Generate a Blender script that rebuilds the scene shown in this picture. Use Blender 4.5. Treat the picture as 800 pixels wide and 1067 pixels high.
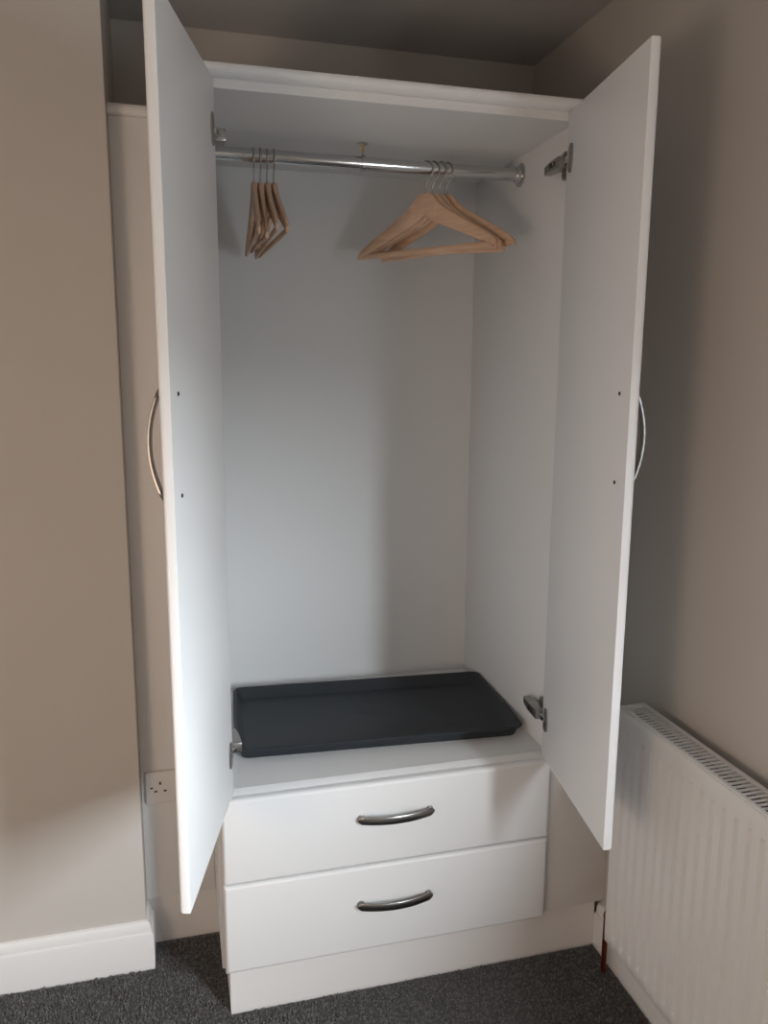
import bpy, bmesh, math, random
from mathutils import Vector, Matrix
random.seed(7)
scene = bpy.context.scene
for o in list(bpy.data.objects):
    bpy.data.objects.remove(o, do_unlink=True)
C = scene.collection
R = math.radians

# ------------------------------------------------------------------ camera
CAM = Vector((-0.0338, -1.6961, 1.5219))
yaw, pit, roll = R(14.8812), R(10.0419), R(0.3842)
F = Vector((math.sin(yaw) * math.cos(pit), math.cos(yaw) * math.cos(pit), -math.sin(pit)))
RT = Vector((math.cos(yaw), -math.sin(yaw), 0))
UP = RT.cross(F)
R2 = math.cos(roll) * RT + math.sin(roll) * UP
U2 = -math.sin(roll) * RT + math.cos(roll) * UP
cd = bpy.data.cameras.new('camera')
cam = bpy.data.objects.new('camera', cd)
C.objects.link(cam)
M4 = Matrix((R2, U2, -F)).transposed().to_4x4()
M4.translation = CAM
cam.matrix_world = M4
cd.sensor_fit = 'VERTICAL'
cd.sensor_height = 36.0
cd.lens = 831.54 / 1067 * 36.0
cd.clip_start = 0.02
scene.camera = cam

# ------------------------------------------------------------------ world, lights, exposure
w = bpy.data.worlds.new('sky')
scene.world = w
w.use_nodes = True
nt = w.node_tree
tcw = nt.nodes.new('ShaderNodeTexCoord')
sep = nt.nodes.new('ShaderNodeSeparateXYZ')
rmp = nt.nodes.new('ShaderNodeValToRGB')
mr = nt.nodes.new('ShaderNodeMapRange')
mr.inputs['From Min'].default_value = -1.0
mr.inputs['From Max'].default_value = 1.0
nt.links.new(tcw.outputs['Generated'], sep.inputs[0])
nt.links.new(sep.outputs['Z'], mr.inputs['Value'])
nt.links.new(mr.outputs['Result'], rmp.inputs['Fac'])
els = rmp.color_ramp.elements
els[0].position, els[0].color = 0.0, (0.125, 0.142, 0.152, 1)       # ground outside
els[1].position, els[1].color = 1.0, (0.84, 0.93, 1.0, 1)          # overcast sky
e_ = els.new(0.505)
e_.color = (0.125, 0.142, 0.152, 1)
e_ = els.new(0.53)
e_.color = (0.84, 0.93, 1.0, 1)
nt.links.new(rmp.outputs['Color'], nt.nodes['Background'].inputs[0])
nt.nodes['Background'].inputs[1].default_value = 75.0

XW, XLW, YB, YR, ZC = 1.028, -1.8, 0.63, -3.0, 2.40      # room shell
# unseen added bay wall, angled to balance window light on doors and drawers
YW2 = -1.50
BA, BB = Vector((1.19, -1.50, 0)), Vector((0.88, -2.36, 0))
BT = (BB - BA).normalized()
BN = Vector((BT.y, -BT.x, 0))                            # points into the room
BL = (BB - BA).length
WIN_S, WIN_Z = (0.05, 0.66), (0.93, 1.68)                # window along the bay wall, height


def area(name, loc, direction, sx, sy, energy, col, spread=180):
    l = bpy.data.lights.new(name, 'AREA')
    l.shape = 'RECTANGLE'
    l.size, l.size_y = sx, sy
    l.energy = energy
    l.color = col
    l.spread = R(spread)
    o = bpy.data.objects.new(name, l)
    C.objects.link(o)
    o.location = loc
    o.rotation_euler = Vector(direction).to_track_quat('-Z', 'Y').to_euler()
    return o


pc = BA + BT * (sum(WIN_S) / 2) - BN * 0.05
portal = area('window_portal', (pc.x, pc.y, sum(WIN_Z) / 2), BN, WIN_S[1] - WIN_S[0], WIN_Z[1] - WIN_Z[0], 1.0, (1, 1, 1))
portal.data.cycles.is_portal = True
lamp = bpy.data.lights.new('warm_lamp', 'POINT')
lamp.energy = 28.0
lamp.color = (1.0, 0.745, 0.57)
lamp.shadow_soft_size = 0.24
lamp_ob = bpy.data.objects.new('warm_lamp', lamp)
C.objects.link(lamp_ob)
lamp_ob.location = (-0.98, -1.68, 0.98)

scene.view_settings.view_transform = 'Standard'
scene.view_settings.look = 'None'
scene.view_settings.exposure = 0.0
scene.view_settings.gamma = 1.0
scene.view_settings.use_curve_mapping = False


# ------------------------------------------------------------------ materials
def mat(name, col, rough=0.5, metal=0.0, spec=0.5, bump=None, noise=None, coat=0.0):
    m = bpy.data.materials.new(name)
    m.use_nodes = True
    nt = m.node_tree
    b = nt.nodes['Principled BSDF']
    b.inputs['Base Color'].default_value = (*col, 1)
    b.inputs['Roughness'].default_value = rough
    b.inputs['Metallic'].default_value = metal
    b.inputs['Specular IOR Level'].default_value = spec
    b.inputs['Coat Weight'].default_value = coat
    tc = nt.nodes.new('ShaderNodeTexCoord')
    if noise:                       # (scale, colour amount)
        n = nt.nodes.new('ShaderNodeTexNoise')
        n.inputs['Scale'].default_value = noise[0]
        n.inputs['Detail'].default_value = 4
        nt.links.new(tc.outputs['Object'], n.inputs['Vector'])
        r = nt.nodes.new('ShaderNodeValToRGB')
        k = noise[1]
        r.color_ramp.elements[0].position = 0.3
        r.color_ramp.elements[1].position = 0.7
        r.color_ramp.elements[0].color = (*[c * (1 - k) for c in col], 1)
        r.color_ramp.elements[1].color = (*[min(1, c * (1 + k)) for c in col], 1)
        nt.links.new(n.outputs['Fac'], r.inputs['Fac'])
        nt.links.new(r.outputs['Color'], b.inputs['Base Color'])
    if bump:                        # (scale, strength, distance)
        n = nt.nodes.new('ShaderNodeTexNoise')
        n.inputs['Scale'].default_value = bump[0]
        n.inputs['Detail'].default_value = 3
        nt.links.new(tc.outputs['Object'], n.inputs['Vector'])
        bp = nt.nodes.new('ShaderNodeBump')
        bp.inputs['Strength'].default_value = bump[1]
        bp.inputs['Distance'].default_value = bump[2]
        nt.links.new(n.outputs['Fac'], bp.inputs['Height'])
        nt.links.new(bp.outputs['Normal'], b.inputs['Normal'])
    return m


def wood_mat():
    m = bpy.data.materials.new('beech_wood')
    m.use_nodes = True
    nt = m.node_tree
    b = nt.nodes['Principled BSDF']
    b.inputs['Roughness'].default_value = 0.42
    tc = nt.nodes.new('ShaderNodeTexCoord')
    mp = nt.nodes.new('ShaderNodeMapping')
    mp.inputs['Scale'].default_value = (6, 60, 45)
    n = nt.nodes.new('ShaderNodeTexNoise')
    n.inputs['Scale'].default_value = 2.5
    n.inputs['Detail'].default_value = 5
    r = nt.nodes.new('ShaderNodeValToRGB')
    r.color_ramp.elements[0].position = 0.32
    r.color_ramp.elements[1].position = 0.68
    r.color_ramp.elements[0].color = (0.60, 0.385, 0.255, 1)
    r.color_ramp.elements[1].color = (0.72, 0.49, 0.34, 1)
    nt.links.new(tc.outputs['Object'], mp.inputs['Vector'])
    nt.links.new(mp.outputs['Vector'], n.inputs['Vector'])
    nt.links.new(n.outputs['Fac'], r.inputs['Fac'])
    nt.links.new(r.outputs['Color'], b.inputs['Base Color'])
    return m


M = {
    'wall': mat('wall_paint', (0.56, 0.525, 0.485), 0.9, spec=0.2, bump=(260, 0.12, 0.002), noise=(3, 0.015)),
    'ceiling': mat('ceiling_paint', (0.52, 0.505, 0.49), 0.95, spec=0.2, bump=(180, 0.1, 0.002)),
    'gloss': mat('white_gloss_paint', (0.80, 0.79, 0.78), 0.35, bump=(90, 0.05, 0.002)),
    'white': mat('white_foil', (0.78, 0.78, 0.78), 0.42, bump=(140, 0.02, 0.001)),
    'inner': mat('white_melamine', (0.75, 0.75, 0.745), 0.6, spec=0.35, bump=(220, 0.04, 0.001)),
    'panel': mat('white_painted_panel', (0.80, 0.78, 0.765), 0.5, bump=(150, 0.05, 0.001)),
    'chrome': mat('chrome', (0.62, 0.63, 0.64), 0.13, 1.0),
    'nickel': mat('satin_nickel', (0.27, 0.26, 0.25), 0.30, 1.0),
    'hinge': mat('hinge_steel', (0.36, 0.345, 0.33), 0.32, 1.0),
    'dark': mat('dark_fittings_and_shade', (0.02, 0.018, 0.016), 0.7),  # dark screws and marks, also painted shade in holes and gaps
    'wire': mat('hook_wire', (0.50, 0.50, 0.50), 0.25, 1.0),
    'brass': mat('brass', (0.75, 0.46, 0.16), 0.25, 1.0),
    'wood': wood_mat(),
    'tray': mat('slate_plastic', (0.024, 0.030, 0.036), 0.5, spec=0.45, bump=(500, 0.15, 0.001)),
    'enamel': mat('radiator_enamel', (0.74, 0.725, 0.71), 0.32),
    'socket': mat('socket_plastic', (0.76, 0.73, 0.71), 0.35),
    'copper': mat('copper_pipe', (0.30, 0.075, 0.045), 0.42, 1.0),
}


def carpet_mat():
    m = bpy.data.materials.new('carpet_tufts')
    m.use_nodes = True
    nt = m.node_tree
    b = nt.nodes['Principled BSDF']
    b.inputs['Roughness'].default_value = 1.0
    b.inputs['Specular IOR Level'].default_value = 0.05
    tc = nt.nodes.new('ShaderNodeTexCoord')
    n = nt.nodes.new('ShaderNodeTexWhiteNoise')
    v = nt.nodes.new('ShaderNodeTexVoronoi')
    v.inputs['Scale'].default_value = 220
    nt.links.new(tc.outputs['Object'], v.inputs['Vector'])
    nt.links.new(v.outputs['Position'], n.inputs['Vector'])
    r = nt.nodes.new('ShaderNodeValToRGB')
    r.color_ramp.elements[0].color = (0.105, 0.104, 0.103, 1)
    r.color_ramp.elements[1].color = (0.26, 0.257, 0.254, 1)
    e = r.color_ramp.elements.new(0.6)
    e.color = (0.145, 0.143, 0.141, 1)
    nt.links.new(n.outputs['Value'], r.inputs['Fac'])
    nt.links.new(r.outputs['Color'], b.inputs['Base Color'])
    return m


M['tuft'] = carpet_mat()


# ------------------------------------------------------------------ helpers
def box(bm, lo, hi):
    x0, y0, z0 = lo
    x1, y1, z1 = hi
    v = [bm.verts.new(p) for p in ((x0, y0, z0), (x1, y0, z0), (x1, y1, z0), (x0, y1, z0),
                                   (x0, y0, z1), (x1, y0, z1), (x1, y1, z1), (x0, y1, z1))]
    for f in ((0, 3, 2, 1), (4, 5, 6, 7), (0, 1, 5, 4), (1, 2, 6, 5), (2, 3, 7, 6), (3, 0, 4, 7)):
        bm.faces.new([v[i] for i in f])
    return v


def bev(bm, r, seg=2):
    bmesh.ops.bevel(bm, geom=list(bm.edges), offset=r, segments=seg, profile=0.5, affect='EDGES', clamp_overlap=True)


def sweep(bm, pts, ring_at, cap=True):
    """loft rings: ring_at(i) -> list of Vectors"""
    rings = []
    for i in range(len(pts)):
        rings.append([bm.verts.new(p) for p in ring_at(i)])
    n = len(rings[0])
    for a, b in zip(rings, rings[1:]):
        for k in range(n):
            bm.faces.new((a[k], a[(k + 1) % n], b[(k + 1) % n], b[k]))
    if cap:
        bm.faces.new(rings[0][::-1])
        bm.faces.new(rings[-1])


def tube(bm, pts, r, n=8, cap=True):
    pts = [Vector(p) for p in pts]

    def ring(i):
        t = (pts[min(i + 1, len(pts) - 1)] - pts[max(i - 1, 0)]).normalized()
        ref = Vector((0, 0, 1)) if abs(t.z) < 0.9 else Vector((1, 0, 0))
        if abs(t.y) < 1e-6 and abs(t.z) + abs(t.x) > 0.5 and abs(ref.dot(t)) > 0 and len(pts) > 2:
            ref = Vector((0, 1, 0))
        a = t.cross(ref).normalized()
        b = t.cross(a)
        rr = r[i] if isinstance(r, (list, tuple)) else r
        return [pts[i] + a * rr * math.cos(2 * math.pi * k / n) + b * rr * math.sin(2 * math.pi * k / n) for k in range(n)]
    sweep(bm, pts, ring, cap)


def obj(name, bm, m, parent=None, smooth=False, angle=40):
    bmesh.ops.recalc_face_normals(bm, faces=bm.faces)
    me = bpy.data.meshes.new(name)
    bm.to_mesh(me)
    bm.free()
    me.materials.append(m)
    if smooth:
        me.polygons.foreach_set('use_smooth', [True] * len(me.polygons))
        try:
            me.set_sharp_from_angle(angle=R(angle))
        except Exception:
            pass
    o = bpy.data.objects.new(name, me)
    C.objects.link(o)
    if parent:
        o.parent = parent
        p = parent
        off = Vector((0, 0, 0))
        while p:
            if p.type == 'EMPTY':
                off = Vector(p.location)
            p = p.parent
        if parent.type == 'EMPTY' and not parent.get('local'):
            o.matrix_parent_inverse = Matrix.Translation(-Vector(parent.location))
    return o


def tag(o, label, cat, group=None):
    o['label'] = label
    o['category'] = cat
    if group:
        o['group'] = group
    return o


def struct(o, label=None):
    o['kind'] = 'structure'
    if label:
        o['label'] = label
    return o


def thing(name, label, cat, loc, group=None):
    o = bpy.data.objects.new(name, None)
    C.objects.link(o)
    o.location = loc
    o.empty_display_size = 0.1
    return tag(o, label, cat, group)


def bx(name, lo, hi, m, parent=None, r=0.0, seg=2):
    bm = bmesh.new()
    box(bm, lo, hi)
    if r:
        bev(bm, r, seg)
    return obj(name, bm, m, parent, smooth=r > 0)


def cyl(name, a, b, r, m, parent=None, n=20):
    bm = bmesh.new()
    tube(bm, [a, b], r, n)
    return obj(name, bm, m, parent, smooth=True)


# ------------------------------------------------------------------ room shell
XC, YC = -0.146, 0.228                      # chimney breast corner
struct(bx('floor', (XLW, YR, -0.05), (1.4, YB, 0.0), M['tuft']), 'dark grey carpeted floor')
struct(bx('ceiling', (XLW, YR, ZC), (1.4, YB, ZC + 0.05), M['ceiling']), 'plain ceiling above the wardrobe')
struct(bx('wall_back', (XLW, YB, 0), (XW + 0.12, YB + 0.1, ZC + 0.05), M['wall']), 'painted alcove wall above and behind the wardrobe')
bm = bmesh.new()
box(bm, (XLW - 0.12, YR - 0.12, 0), (1.0, YR, ZC))
struct(obj('wall_rear', bm, M['wall']), 'painted wall across the room from the wardrobe')
bm = bmesh.new()
box(bm, (XLW, YC, 0), (XC, YB - 0.0005, ZC - 0.0005))
struct(obj('wall_chimney', bm, M['wall']), 'beige painted chimney breast wall beside the wardrobe')
bm = bmesh.new()
box(bm, (XW, YW2, 0), (XW + 0.12, YB, ZC))
box(bm, (XW + 0.12, YW2, 0), (1.32, YW2 + 0.12, ZC))  # unseen return added to close a light leak beside the bay


def bay_box(bm, s0, s1, d0, d1, z0, z1):
    vs = box(bm, (s0, d0, z0), (s1, d1, z1))
    for v in vs:
        p = BA + BT * v.co.x - BN * v.co.y
        v.co = (p.x, p.y, v.co.z)


bay_box(bm, -0.15, WIN_S[0], 0, 0.07, 0, ZC)
bay_box(bm, WIN_S[1], BL + 0.02, 0, 0.07, 0, ZC)
bay_box(bm, WIN_S[0], WIN_S[1], 0, 0.07, 0, WIN_Z[0])
bay_box(bm, WIN_S[0], WIN_S[1], 0, 0.07, WIN_Z[1], ZC)
box(bm, (0.88, YR, 0), (0.98, -2.34, ZC))
struct(obj('wall_right', bm, M['wall']), 'beige painted wall behind the radiator')
bm = bmesh.new()
a, b = XLW - 0.12, XLW
box(bm, (a, YR, 0), (b, YC + 0.1, ZC))
struct(obj('wall_left', bm, M['wall']), 'painted wall at the side of the room')
# window frame (outside the frame of the photograph, it lets the daylight in)
bm = bmesh.new()
f_ = 0.035
bay_box(bm, WIN_S[0], WIN_S[0] + f_, 0.04, 0.068, WIN_Z[0], WIN_Z[1])
bay_box(bm, WIN_S[1] - f_, WIN_S[1], 0.04, 0.068, WIN_Z[0], WIN_Z[1])
bay_box(bm, WIN_S[0] + f_, WIN_S[1] - f_, 0.04, 0.068, WIN_Z[0], WIN_Z[0] + f_)
bay_box(bm, WIN_S[0] + f_, WIN_S[1] - f_, 0.04, 0.068, WIN_Z[1] - f_, WIN_Z[1])
struct(obj('window_1', bm, M['gloss']), 'white window frame in the added canted bay wall')


def skirting(name, path, side, label, h=0.133):
    """moulded board along a floor path; side = +1/-1 which side of travel the board grows to"""
    prof = [(0, 0), (0.018, 0), (0.018, h * 0.74), (0.0165, h * 0.775), (0.012, h * 0.79), (0.0125, h * 0.84), (0.011, h * 0.92), (0.006, h * 0.985), (0, h)]
    pts = [Vector((p[0], p[1], 0)) for p in path]
    nrm = []
    for i in range(len(pts)):
        ds = []
        if i > 0:
            ds.append((pts[i] - pts[i - 1]).normalized())
        if i < len(pts) - 1:
            ds.append((pts[i + 1] - pts[i]).normalized())
        ns = [Vector((-d.y, d.x, 0)) * side for d in ds]
        n = sum(ns, Vector())
        if len(ns) == 2:
            n = n / (1 + ns[0].dot(ns[1]))
        nrm.append(n)
    bm = bmesh.new()
    sweep(bm, pts, lambda i: [pts[i] + nrm[i] * d + Vector((0, 0, z)) for d, z in prof])
    return struct(obj(name, bm, M['gloss'], smooth=True, angle=25), label)


YF = 0.302                                   # front of the set-back side panel
skirting('baseboard_chimney', [(XLW + 0.001, YC), (XC, YC), (XC, YF + 0.004)], -1, 'white moulded skirting around the chimney breast corner')
skirting('baseboard_right', [(XW, 0.012), (XW, YW2)], -1, 'white skirting behind and under the radiator', 0.125)

# carpet pile (visible part of the floor)
rnd = random.Random(3)
verts, faces = [], []


def tuft_zone(x0, x1, y0, y1, pitch):
    ny = int((y1 - y0) / pitch)
    nx = int((x1 - x0) / pitch)
    for j in range(ny):
        for i in range(nx):
            x = x0 + (i + rnd.random()) * pitch
            y = y0 + (j + rnd.random()) * pitch
            if x < XC + 0.022 and y > YC - 0.022:
                continue
            if x > 0.046 and y > 0.006:
                continue
            r = pitch * rnd.uniform(0.5, 0.85)
            h = rnd.uniform(0.005, 0.0085)
            a0 = rnd.random() * 6.283
            tx, ty = x + rnd.uniform(-.4, .4) * pitch, y + rnd.uniform(-.4, .4) * pitch
            b = len(verts)
            for k in range(4):
                a_ = a0 + k * 1.5708
                verts.append((x + r * math.cos(a_), y + r * math.sin(a_), 0.0002))
            for k in range(4):
                a_ = a0 + 0.7 + k * 1.5708
                verts.append((tx + r * .5 * math.cos(a_), ty + r * .5 * math.sin(a_), h * rnd.uniform(.85, 1.1)))
            for k in range(4):
                faces.append((b + k, b + (k + 1) % 4, b + 4 + (k + 1) % 4, b + 4 + k))
            faces.append((b + 4, b + 5, b + 6, b + 7))


tuft_zone(-1.20, 1.008, -0.75, 0.30, 0.0044)
me = bpy.data.meshes.new('carpet_pile')
me.from_pydata(verts, [], faces)
me.materials.append(M['tuft'])
cp = bpy.data.objects.new('carpet_pile', me)
C.objects.link(cp)
tag(cp, 'short speckled dark grey carpet pile in front of the wardrobe', 'carpet')
cp['kind'] = 'stuff'

# ------------------------------------------------------------------ wardrobe
XI0, XI1 = 0.051, 0.850          # inside of the sides
XO0, XO1 = 0.033, 0.868          # outside of the sides
YBK = 0.610                      # inside back
ZS = 0.577                       # shelf surface the tray lies on
WT = 2.100                       # cornice top
wd = thing('wardrobe', 'tall white fitted wardrobe standing open with two drawers below', 'wardrobe', (0.443, 0.3, 0))
bx('side_panel', (XO0, 0.0, 0.137), (XI0, YBK + 0.015, 2.078), M['inner'], wd, 0.0015)
bx('side_panel', (XI1, 0.0185, 0.137), (XO1, YBK + 0.015, 2.078), M['inner'], wd, 0.0015)
bx('back_panel', (XI0 - 0.008, YBK, 0.137), (XI1 + 0.008, YBK + 0.012, 2.07), M['inner'], wd)
bm = bmesh.new()
box(bm, (XI0 + 0.0005, 0.0, 2.060), (0.8355, 0.0190, 2.078))
box(bm, (XI0 + 0.0005, 0.0190, 2.060), (XI1 - 0.0005, YBK - 0.0005, 2.078))
obj('top_panel', bm, M['inner'], wd)
# cornice board with a rounded nose
bm = bmesh.new()
prof = [(0.030, 2.0785), (-0.006, 2.0785), (-0.012, 2.080), (-0.019, 2.0845), (-0.022, 2.090), (-0.022, 2.0965), (-0.0195, 2.100), (0.030, 2.100)]
xs = [XO0, XW - 0.0005]
sweep(bm, xs, lambda i: [Vector((xs[i], y, z)) for y, z in prof])
obj('cornice', bm, M['white'], wd, smooth=True, angle=50)
bx('roof_board', (XO0, 0.0305, 2.0785), (XO1, YBK + 0.015, 2.0985), M['white'], wd)
sh = bx('shelf', (XI0 + 0.0005, 0.0225, ZS - 0.018), (XI1 - 0.0005, YBK - 0.0005, ZS), M['inner'], wd)
bm = bmesh.new()
prof = [(0.022, ZS - 0.022), (0.0005, ZS - 0.022), (0.0005, ZS - 0.009), (0.003, ZS - 0.0065), (0.019, ZS - 0.0012), (0.022, ZS)]
xs2 = [XI0 + 0.0005, 0.8355]
sweep(bm, xs2, lambda i: [Vector((xs2[i], y, z)) for y, z in prof])
obj('shelf_lit_edge', bm, M['white'], wd, smooth=True, angle=50)  # added sloping edge, whiter to imitate a lit strip on the shelf
# plinth and flanking panels
bm = bmesh.new()
box(bm, (0.050, 0.012, 0.0), (XW - 0.0185, 0.030, 0.1355))
box(bm, (0.050, 0.0305, 0.0), (0.066, YF + 0.009, 0.1355))
obj('plinth', bm, M['panel'], wd)
bx('filler_panel', (0.836, -0.001, 0.1395), (XW - 0.0005, 0.018, 2.0778), M['panel'], wd, 0.001)
bx('filler_panel', (XC + 0.0005, YF, 0.1395), (XO0 - 0.0005, YF + 0.018, 2.0785), M['panel'], wd, 0.0012)
bx('plinth', (XC + 0.0005, YF + 0.010, 0.0), (0.0495, YF + 0.026, 0.1355), M['panel'], wd)
bm = bmesh.new()
prof = [(0.03, 2.079), (-0.004, 2.079), (-0.009, 2.083), (-0.0115, 2.090), (-0.010, 2.098), (-0.006, 2.103), (0.0, 2.105), (0.03, 2.105)]
xs3 = [XC + 0.0005, XO0 - 0.0005]
sweep(bm, xs3, lambda i: [Vector((xs3[i], YF + y, z)) for y, z in prof])
obj('capping', bm, M['panel'], wd, smooth=True, angle=50)
bx('capping_board', (XC + 0.0005, YF + 0.031, 2.085), (XO0 - 0.0005, YB - 0.001, 2.103), M['panel'], wd)


# ---- handles
def bow_handle(parent, c, ax, out, L=0.176, h=0.028, width=0.0205, th=0.0052):
    """bowed flat bar on two round feet; c on the surface, ax along, out away from the surface"""
    c, ax, out = Vector(c), Vector(ax).normalized(), Vector(out).normalized()
    sd = ax.cross(out).normalized()
    N = 24
    bm = bmesh.new()
    P = []
    for i in range(N + 1):
        s = -1 + 2 * i / N
        P.append(c + ax * (s * L / 2) + out * (0.0085 + (h - 0.0085) * (1 - abs(s) ** 2.0)))

    def ring(i):
        t = (P[min(i + 1, N)] - P[max(i - 1, 0)]).normalized()
        nn = (out - t * out.dot(t)).normalized()
        s = -1 + 2 * i / N
        wd_ = width * (1.0 - 0.10 * (1 - s * s))
        e = max(0.0, (abs(s) - 0.93) / 0.07)
        wd_ *= math.sqrt(max(0.12, 1 - e * e))
        pr = ((-.5, -.35), (-.38, -.5), (.38, -.5), (.5, -.35), (.5, .2), (.36, .5), (-.36, .5), (-.5, .2))
        return [P[i] + sd * (a * wd_) + nn * (b * th) for a, b in pr]
    sweep(bm, P, ring)
    for s in (-1, 1):
        f = c + ax * (s * (L / 2 - 0.0085))
        tube(bm, [f, f + out * 0.004, f + out * 0.0045, f + out * 0.011], [0.0088, 0.0088, 0.0076, 0.0070], 16)
    hd = obj('handle', bm, M['nickel'], parent, smooth=True, angle=50)
    return hd


# ---- drawers
DX0, DX1 = 0.0396, 0.8464
for z0, z1, zh in ((0.362, 0.5715, 0.487), (0.135, 0.3585, 0.263)):
    bm = bmesh.new()
    box(bm, (DX0, -0.022, z0), (DX1, -0.0025, z1))
    fe = [e for e in bm.edges if all(v.co.y < -0.02 for v in e.verts)]
    bmesh.ops.bevel(bm, geom=fe, offset=0.0100, segments=5, profile=0.5, affect='EDGES')
    dr = obj('drawer', bm, M['white'], wd, smooth=True, angle=35)
    bx('drawer_box', (XI0 + 0.014, -0.002, z0 + 0.03), (XI1 - 0.03, 0.45, z1 - 0.035), M['inner'], dr)
    bow_handle(dr, (0.4445, -0.022, zh), (1, 0, 0), (0, -1, 0), L=0.186)

# ---- doors
DW, DZ0, DZ1, DT = 0.4087, 0.5835, 2.0752, 0.0195


def make_door(hx, ang, s):
    a = R(ang)
    u = Vector((s * math.cos(a), -math.sin(a), 0))
    n = Vector((s * math.sin(a), math.cos(a), 0))        # inner face normal
    h = Vector((hx, -0.004, 0))
    Z = Vector((0, 0, 1))

    def W(al, inn, z):
        return h + u * al + n * inn + Z * z
    bm = bmesh.new()
    vs = box(bm, (0, -DT, DZ0), (DW, 0, DZ1))
    fe = [e for e in bm.edges if all(v.co.y < -DT + 1e-4 for v in e.verts)]
    oe = [e for e in bm.edges if e not in fe]
    bmesh.ops.bevel(bm, geom=fe, offset=0.0065, segments=4, profile=0.5, affect='EDGES')
    be = [e for e in bm.edges if all(v.co.y > -1e-5 for v in e.verts)]
    bmesh.ops.bevel(bm, geom=be, offset=0.0012, segments=2, profile=0.5, affect='EDGES')
    for v in bm.verts:
        v.co = W(v.co.x, v.co.y, v.co.z)
    d = obj('door', bm, M['white'], wd, smooth=True, angle=35)
    bow_handle(d, W(0.362, -DT, 1.400), Z, -n, L=0.182, h=0.030)
    for zz in (1.483, 1.317):
        bm = bmesh.new()
        tube(bm, [W(0.362, 0.0, zz), W(0.362, 0.0016, zz), W(0.362, 0.0022, zz)], [0.0036, 0.0034, 0.0018], 12)
        obj('handle_screw', bm, M['dark'], d, smooth=True, angle=50)
    for zz in (1.977, 0.685):
        # cup flange on the door
        bm = bmesh.new()
        N = 24
        pts2 = []
        for k in range(N):
            t = 2 * math.pi * k / N
            cx, cz = math.cos(t), math.sin(t)
            pts2.append((0.0265 + 0.0135 * math.copysign(abs(cx) ** 0.7, cx), 0.0305 * math.copysign(abs(cz) ** 0.85, cz)))
        ivs = (0.0001, 0.0022, 0.0032)
        sc = (1.0, 1.0, 0.92)
        sweep(bm, ivs, lambda i: [W(0.0265 + (x - 0.0265) * sc[i], ivs[i], zz + z * sc[i]) for x, z in pts2])
        hg = obj('hinge', bm, M['hinge'], d, smooth=True, angle=50)
    # arms are fixed to the wardrobe sides, built below
    return W, u, n, d


WL, uL, nL, doorL = make_door(0.0696, 104.69, 1)
WR, uR, nR, doorR = make_door(0.8249, 81.52, -1)


def hinge_arm(xs_, s, Wd, zz):
    """body on the side panel (face at xs_, inward direction s) reaching to the cup on the door"""
    def bxo(name, x0, x1, y0, y1, z0, z1, m, par, r=0.0015):
        lo = (min(xs_ + s * x0, xs_ + s * x1), y0, zz + z0)
        hi = (max(xs_ + s * x0, xs_ + s * x1), y1, zz + z1)
        return bx(name, lo, hi, m, par, r)
    plate = bxo('hinge_plate', 0.0005, 0.012, 0.022, 0.074, -0.006, 0.006, M['hinge'], wd)
    # screw wings above and below
    bxo('plate_wing', 0.0005, 0.012, 0.030, 0.044, -0.030, 0.030, M['hinge'], plate, 0.0012)
    for q in (-0.022, 0.022):
        p = Vector((xs_ + s * 0.012, 0.037, zz + q))
        cyl('screw', p, p + Vector((s * 0.0022, 0, 0)), 0.0042, M['hinge'], plate, 12)
    # arm: tapered U-channel
    bm = bmesh.new()
    yv = (0.004, 0.020, 0.060, 0.100)
    hh = (0.0115, 0.0115, 0.0105, 0.0090)
    x0v = (0.014, 0.0135, 0.0125, 0.0125)
    x1v = (0.040, 0.040, 0.037, 0.0290)
    sweep(bm, yv, lambda i: [Vector((xs_ + s * x0v[i], yv[i], zz - hh[i])), Vector((xs_ + s * x1v[i], yv[i], zz - hh[i])),
                             Vector((xs_ + s * x1v[i], yv[i], zz + hh[i])), Vector((xs_ + s * x0v[i], yv[i], zz + hh[i]))])
    bev(bm, 0.0012, 2)
    arm = obj('hinge_arm', bm, M['hinge'], wd, smooth=True, angle=35)
    # dark block painted for the shade of a slot, with two screws
    bm = bmesh.new()
    box(bm, (xs_ + s * 0.037 if s > 0 else xs_ + s * 0.0405, 0.024, zz - 0.0045), (xs_ + s * 0.0405 if s > 0 else xs_ + s * 0.037, 0.050, zz + 0.0045))
    obj('arm_slot_shade', bm, M['dark'], arm)
    p = Vector((xs_ + s * 0.0390, 0.031, zz))
    cyl('screw', p, p + Vector((s * 0.0022, 0, 0)), 0.0038, M['chrome'], arm, 12)
    # link from arm to cup
    a0 = Vector((xs_ + s * 0.027, 0.012, zz))
    a1 = Wd(0.0245, 0.001, zz)
    t = (a1 - a0).normalized()
    sd_ = Vector((0, 0, 1)).cross(t).normalized()
    bm = bmesh.new()
    pp = [a0, a0.lerp(a1, 0.5) + sd_ * 0.0, a1]
    sweep(bm, pp, lambda i: [pp[i] + sd_ * 0.0045 + Vector((0, 0, 0.0062)), pp[i] - sd_ * 0.0045 + Vector((0, 0, 0.0062)),
                             pp[i] - sd_ * 0.0045 - Vector((0, 0, 0.0062)), pp[i] + sd_ * 0.0045 - Vector((0, 0, 0.0062))])
    bev(bm, 0.001, 2)
    obj('hinge_link', bm, M['chrome'], arm, smooth=True, angle=35)


for zz in (1.977, 0.685):
    hinge_arm(XI1, -1, WR, zz)
    hinge_arm(XI0, 1, WL, zz)

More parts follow.
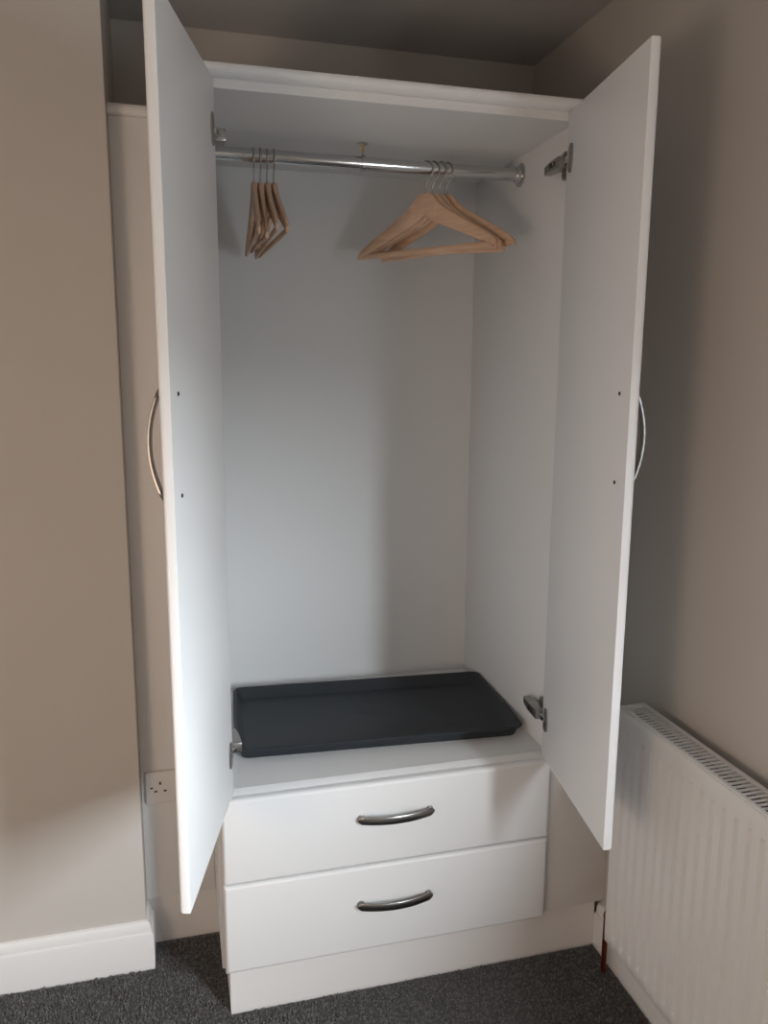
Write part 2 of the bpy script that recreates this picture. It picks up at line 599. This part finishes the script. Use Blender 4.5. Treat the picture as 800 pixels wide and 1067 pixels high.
# ---- hanging rail
RY, RZ, RR = 0.295, 2.014, 0.0155
bm = bmesh.new()
tube(bm, [(XI0 + 0.001, RY, RZ), (XI1 - 0.001, RY, RZ)], RR, 32)
rail = obj('hanging_rail', bm, M['chrome'], wd, smooth=True, angle=50)
for x, s in ((XI0, 1), (XI1, -1)):
    bm = bmesh.new()
    xx = [x + s * 0.0003, x + s * 0.003, x + s * 0.0045, x + s * 0.0046, x + s * 0.016, x + s * 0.0165]
    rr = [0.0285, 0.0285, 0.0265, 0.0200, 0.0190, 0.0160]
    tube(bm, [(q, RY, RZ) for q in xx], rr, 28)
    obj('rail_socket', bm, M['chrome'], rail, smooth=True, angle=50)
bxx = 0.436
bm = bmesh.new()
tube(bm, [(bxx, RY, 2.0598), (bxx, RY, 2.0575), (bxx, RY, 2.0565)], [0.0135, 0.0135, 0.009], 24)
br = obj('rail_bracket', bm, M['chrome'], wd, smooth=True, angle=50)
cyl('brass_screw', (bxx, RY, 2.0565), (bxx, RY, 2.040), 0.0033, M['brass'], br, 12)
cyl('bracket_stem', (bxx, RY, 2.0405), (bxx, RY, 2.0305), 0.0023, M['chrome'], br, 12)
bm = bmesh.new()
pts = [(bxx, RY + 0.0174 * math.sin(2 * math.pi * k / 32), RZ + 0.0174 * math.cos(2 * math.pi * k / 32)) for k in range(33)]
sweep(bm, pts, lambda i: [Vector(pts[i]) + Vector((a * 0.004, 0, 0)) + (Vector(pts[i]) - Vector((bxx, RY, RZ))).normalized() * b
                          for a, b in ((-1, -.0018), (1, -.0018), (1, .0018), (-1, .0018))], cap=False)
bmesh.ops.remove_doubles(bm, verts=bm.verts, dist=1e-5)
obj('bracket_ring', bm, M['chrome'], br, smooth=True, angle=50)


# ------------------------------------------------------------------ clothes hangers
def hanger_meshes():
    """local origin at the top of the wood, x along the shoulders, z up"""
    HW = 0.214

    def top(s):
        a = abs(s)
        hump = -0.0 - 0.020 * (a / 0.17) ** 3.0 if a < 0.17 else None
        if hump is not None:
            return hump
        # concave to shoulders
        t = (a - 0.17) / 0.83
        return -0.020 - 0.098 * (t ** 0.82) - 0.012 * t ** 5

    def bot(s):
        a = abs(s)
        return -0.056 - 0.088 * a ** 0.95 + 0.010 * math.exp(-(a / 0.06) ** 2) * 0.5 - 0.0

    S = []
    for i in range(61):
        s = -1 + 2 * i / 60
        S.append(math.copysign(abs(s) ** 0.95, s))
    bm = bmesh.new()

    def ring(i):
        s = S[i]
        x = s * HW
        yb = -0.007 * abs(s) ** 1.6           # shoulders swept slightly forward
        zt, zb = top(s), bot(s)
        th = 0.0060 * (1 - 0.42 * abs(s))
        if i in (0, 60):
            zm = (zt + zb) / 2
            zt = zm + (zt - zm) * 0.9
            zb = zm + (zb - zm) * 0.9
        c = 0.0022
        return [Vector((x, yb + y, z)) for y, z in ((-th, zb + c), (-th + c * .8, zb), (th - c * .8, zb), (th, zb + c),
                                                    (th, zt - c), (th - c * .8, zt), (-th + c * .8, zt), (-th, zt - c))]
    sweep(bm, S, ring)
    bmesh.ops.recalc_face_normals(bm, faces=bm.faces)
    body = bm
    # trouser bar
    bm2 = bmesh.new()
    N = 16
    pts = [Vector((-HW + 0.012 + (2 * HW - 0.024) * k / N, -0.006, -0.137)) for k in range(N + 1)]
    sweep(bm2, pts, lambda i: [pts[i] + Vector((0, 0.0032 * math.cos(t), 0.0068 * math.sin(t))) for t in [2 * math.pi * q / 12 for q in range(12)]])
    # hook: stem, then a round hook over the rail
    bm3 = bmesh.new()
    RH = 0.0225
    top_z = RZ + RR + 0.0018
    zc = top_z - RH - HZ
    pts = [(0, 0, -0.012), (0, 0, 0.010)]
    pts += [(0, 0, 0.016)]
    for k in range(0, 23):
        t = R(-62 + k * 11.5)
        pts.append((RH * math.cos(t), 0, zc + RH * math.sin(t)))
    tube(bm3, pts, 0.0017, 8)
    return body, bm2, bm3


HZ = 1.955
body_bm, bar_bm, hook_bm = hanger_meshes()
H0 = bpy.data.objects.new('clothes_hanger', None)
C.objects.link(H0)
H0['local'] = True
hb = obj('wooden_arms', body_bm, M['wood'], H0, smooth=True, angle=45)
hr = obj('trouser_bar', bar_bm, M['wood'], H0, smooth=True, angle=45)
hh_ = obj('hook', hook_bm, M['wire'], H0, smooth=True, angle=60)
del H0['local']
GA = 'pale wooden clothes hangers on the rail'
bunch_a = 'pale wooden hanger in the side-on bunch by the rail end, '
bunch_b = 'pale wooden hanger in the bunch beside the brass-screw bracket, '
specs = [
    (0.174, -91.6, 1.0, bunch_a + 'farthest from the bracket'),
    (0.1895, -91.0, 3.5, bunch_a + 'second from end'),
    (0.205, -89.8, -1.0, bunch_a + 'third from end'),
    (0.2205, -87.9, 0.0, bunch_a + 'nearest the bracket'),
    (0.596, -53.6, 0.0, bunch_b + 'broadest to view and in front'),
    (0.6135, -55.4, 1.0, bunch_b + 'second from the bracket'),
    (0.631, -56.8, 3.5, bunch_b + 'third from the bracket'),
    (0.6500, -58.4, -0.5, bunch_b + 'farthest from the bracket'),
]
for i, (x, ang, tilt, label) in enumerate(specs):
    if i == 0:
        o = H0
    else:
        o = H0.copy()
        C.objects.link(o)
        for ch in (hb, hr, hh_):
            c = ch.copy()
            C.objects.link(c)
            c.parent = o
    o.location = (x, RY, HZ)
    o.rotation_euler = (0, R(tilt), R(ang))
    tag(o, label, 'hanger', GA)

# ------------------------------------------------------------------ boot tray
TA = R(-3.5)
TC = Vector((0.4680, 0.320, ZS + 0.0003))
TWX, TWY, TH = 0.372, 0.199, 0.033          # half sizes at the rim, height


def rrect(hx, hy, r, z, n=6):
    out = []
    for cx, cy, a0 in ((hx - r, hy - r, 0), (-hx + r, hy - r, 90), (-hx + r, -hy + r, 180), (hx - r, -hy + r, 270)):
        for k in range(n + 1):
            t = R(a0 + 90 * k / n)
            x, y = cx + r * math.cos(t), cy + r * math.sin(t)
            out.append(Vector((TC.x + x * math.cos(TA) - y * math.sin(TA), TC.y + x * math.sin(TA) + y * math.cos(TA), TC.z + z)))
    return out


tr = thing('boot_tray', 'shallow dark slate plastic boot tray lying on the wardrobe floor', 'tray', TC)
bm = bmesh.new()
d = 0.016
rings = [rrect(TWX - d - 0.004, TWY - d - 0.004, 0.014, 0.0), rrect(TWX - d, TWY - d, 0.016, 0.003), rrect(TWX - 0.006, TWY - 0.006, 0.022, TH - 0.004),
         rrect(TWX - 0.0055, TWY - 0.0055, 0.022, TH - 0.006), rrect(TWX, TWY, 0.024, TH - 0.005), rrect(TWX + 0.0003, TWY + 0.0003, 0.024, TH - 0.002), rrect(TWX - 0.002, TWY - 0.002, 0.023, TH),
         rrect(TWX - 0.006, TWY - 0.006, 0.021, TH - 0.0005), rrect(TWX - 0.009, TWY - 0.009, 0.019, TH - 0.003), rrect(TWX - d - 0.007, TWY - d - 0.007, 0.013, 0.0055), rrect(TWX - d - 0.011, TWY - d - 0.011, 0.010, 0.0036)]
sweep(bm, rings, lambda i: rings[i])
obj('tray_shell', bm, M['tray'], tr, smooth=True, angle=50)
# ------------------------------------------------------------------ double socket on the set-back panel
SX0, SX1, SZ0, SZ1 = -0.1345, 0.0115, 0.4155, 0.5015
so = thing('power_socket', 'white double power socket on the panel beside the drawers', 'socket', (SX0, YF, SZ0))
bx('face_plate', (SX0, YF - 0.0120, SZ0), (SX1, YF - 0.0003, SZ1), M['socket'], so, 0.003, 3)
szc = (SZ0 + SZ1) / 2
for cx in (SX0 + 0.0365, SX1 - 0.0365):
    def hole(dx, dz, w_, h_):
        bx('pin_hole_shade', (cx + dx - w_ / 2, YF - 0.0124, szc + dz - h_ / 2), (cx + dx + w_ / 2, YF - 0.0118, szc + dz + h_ / 2), M['dark'], so)  # dark patch on the plate, colour for the shade inside the hole
    hole(0, 0.0125, 0.0045, 0.0085)
    hole(-0.0115, -0.0095, 0.0075, 0.0042)
    hole(0.0115, -0.0095, 0.0075, 0.0042)
for cx in (SX0 + 0.0150, SX1 - 0.0150):
    rk = bx('rocker_switch', (cx - 0.0058, YF - 0.0146, szc - 0.0085), (cx + 0.0058, YF - 0.0121, szc + 0.0105), M['socket'], so, 0.0012)
    bx('switch_mark', (cx - 0.0030, YF - 0.0150, szc + 0.0005), (cx + 0.0030, YF - 0.0145, szc + 0.0045), M['dark'], rk)

# ------------------------------------------------------------------ radiator on the right wall
RX0, RX1 = 0.930, 1.002
RY0, RY1 = -1.46, -0.165
RZ0, RZ1 = 0.165, 0.765
rad = thing('radiator', 'white fluted steel panel radiator with slotted top grille', 'radiator', (0.966, (RY0 + RY1) / 2, RZ0))
# front panel: pressed vertical flutes
pitch = 0.0335
ny = int(round((RY1 - RY0) / (pitch / 10)))
ys = [RY0 + (RY1 - RY0) * k / ny for k in range(ny + 1)]
zs = [RZ0, RZ0 + 0.004, RZ0 + 0.030, RZ0 + 0.034, RZ0 + 0.037, RZ0 + 0.041, RZ0 + 0.3, RZ1 - 0.050, RZ1 - 0.046, RZ1 - 0.043, RZ1 - 0.041, RZ1 - 0.038, RZ1 - 0.008, RZ1 - 0.002, RZ1]


def flute(y, z):
    ze = min(max((z - (RZ0 + 0.030)) / 0.010, 0), 1) * min(max(((RZ1 - 0.038) - z) / 0.007, 0), 1)
    ye = min(max((RY1 - 0.022 - y) / 0.001, 0), 1) * min(max((y - RY0 - 0.022) / 0.001, 0), 1)
    ph = ((y - (-0.376)) / pitch) % 1.0
    dd = min(ph, 1 - ph)                  # distance to groove centre, 0..0.5
    g = max(0.0, 1 - (dd / 0.18) ** 2) ** 1.2 if dd < 0.18 else 0.0
    x = 0.0075 * g * ze * ye
    for edge in (z - RZ0, RZ1 - z):       # soft rolled top and bottom edges
        if edge < 0.008:
            x += 0.004 * (1 - edge / 0.008) ** 2
    e = RY1 - y
    if e < 0.006:
        x += 0.004 * (1 - e / 0.006) ** 2
    return x


bm = bmesh.new()
grid = [[bm.verts.new((RX0 + flute(y, z), y, z)) for z in zs] for y in ys]
for i in range(len(ys) - 1):
    for j in range(len(zs) - 1):
        bm.faces.new((grid[i][j], grid[i + 1][j], grid[i + 1][j + 1], grid[i][j + 1]))
back = [[bm.verts.new((RX0 + 0.016, y, z)) for z in (RZ0, RZ1)] for y in (RY0, RY1)]
bm.faces.new((back[0][0], back[0][1], back[1][1], back[1][0]))
bm.faces.new([grid[-1][j] for j in range(len(zs))] + [back[1][1], back[1][0]])
bm.faces.new([grid[0][j] for j in range(len(zs))] + [back[0][1], back[0][0]])
bm.faces.new([grid[i][-1] for i in range(len(ys))] + [back[1][1], back[0][1]])
bm.faces.new([grid[i][0] for i in range(len(ys))] + [back[1][0], back[0][0]])
obj('front_panel', bm, M['enamel'], rad, smooth=True, angle=40)
bx('rear_panel', (RX1 - 0.014, RY0 + 0.004, RZ0 + 0.004), (RX1, RY1 - 0.004, RZ1 - 0.004), M['enamel'], rad, 0.003)
# end cover
bx('end_cover', (RX0 + 0.0165, RY1 - 0.010, RZ0 + 0.012), (RX1 - 0.0145, RY1 - 0.002, RZ1 - 0.002), M['enamel'], rad, 0.002)
# top grille: rim and slats
GZ = RZ1 + 0.0005
bm = bmesh.new()
box(bm, (RX0 + 0.006, RY0, GZ - 0.010), (RX0 + 0.0155, RY1, GZ + 0.003))
box(bm, (RX1 - 0.0125, RY0, GZ - 0.010), (RX1 - 0.001, RY1, GZ + 0.003))
box(bm, (RX0 + 0.0155, RY1 - 0.012, GZ - 0.010), (RX1 - 0.0125, RY1, GZ + 0.003))
box(bm, (RX0 + 0.0155, RY0, GZ - 0.010), (RX1 - 0.0125, RY0 + 0.012, GZ + 0.003))
bev(bm, 0.001, 1)
gr = obj('top_grille', bm, M['enamel'], rad, smooth=True, angle=35)
bm = bmesh.new()
box(bm, (RX0 + 0.0157, -0.0023, GZ - 0.001), (RX1 - 0.0127, 0.0023, GZ + 0.0022))
sl = None
k = 0
y = RY1 - 0.019
while y > RY0 + 0.016:
    if sl is None:
        sl = obj('slat', bm, M['enamel'], gr)
        first = sl
    else:
        sl = first.copy()
        C.objects.link(sl)
        sl.parent = gr
    sl.location = (0, y, 0)
    y -= 0.0128
    k += 1
# convector core, coloured dark to paint the shade between the grille slats
bx('convector', (RX0 + 0.0165, RY0 + 0.02, RZ0 + 0.02), (RX1 - 0.0145, RY1 - 0.012, RZ1 - 0.014), M['dark'], rad)
for q in (-0.40, -1.22):
    bx('bracket', (RX1, q - 0.015, RZ0 + 0.06), (XW - 0.0004, q + 0.015, RZ1 - 0.06), M['enamel'], rad)
# copper feed pipe with valve
pipe = thing('radiator_pipe', 'dark copper pipe rising from carpet to the radiator valve', 'pipe', (0.985, -0.090, 0))
bm = bmesh.new()
px_, py_ = 0.985, -0.0870
tube(bm, [(px_, py_, 0.0005), (px_, py_, 0.160)], 0.0068, 16)
obj('copper_tube', bm, M['copper'], pipe, smooth=True, angle=50)
bm = bmesh.new()
pe = [(px_, py_, 0.160)] + [(px_ - 0.004 * k / 6, py_ - 0.02 + 0.02 * math.cos(R(15 * k)), 0.160 + 0.02 * math.sin(R(15 * k))) for k in range(1, 7)] + [(0.980, RY1 - 0.0015, 0.180)]
tube(bm, pe, 0.0080, 14)
obj('elbow', bm, M['copper'], pipe, smooth=True, angle=50)
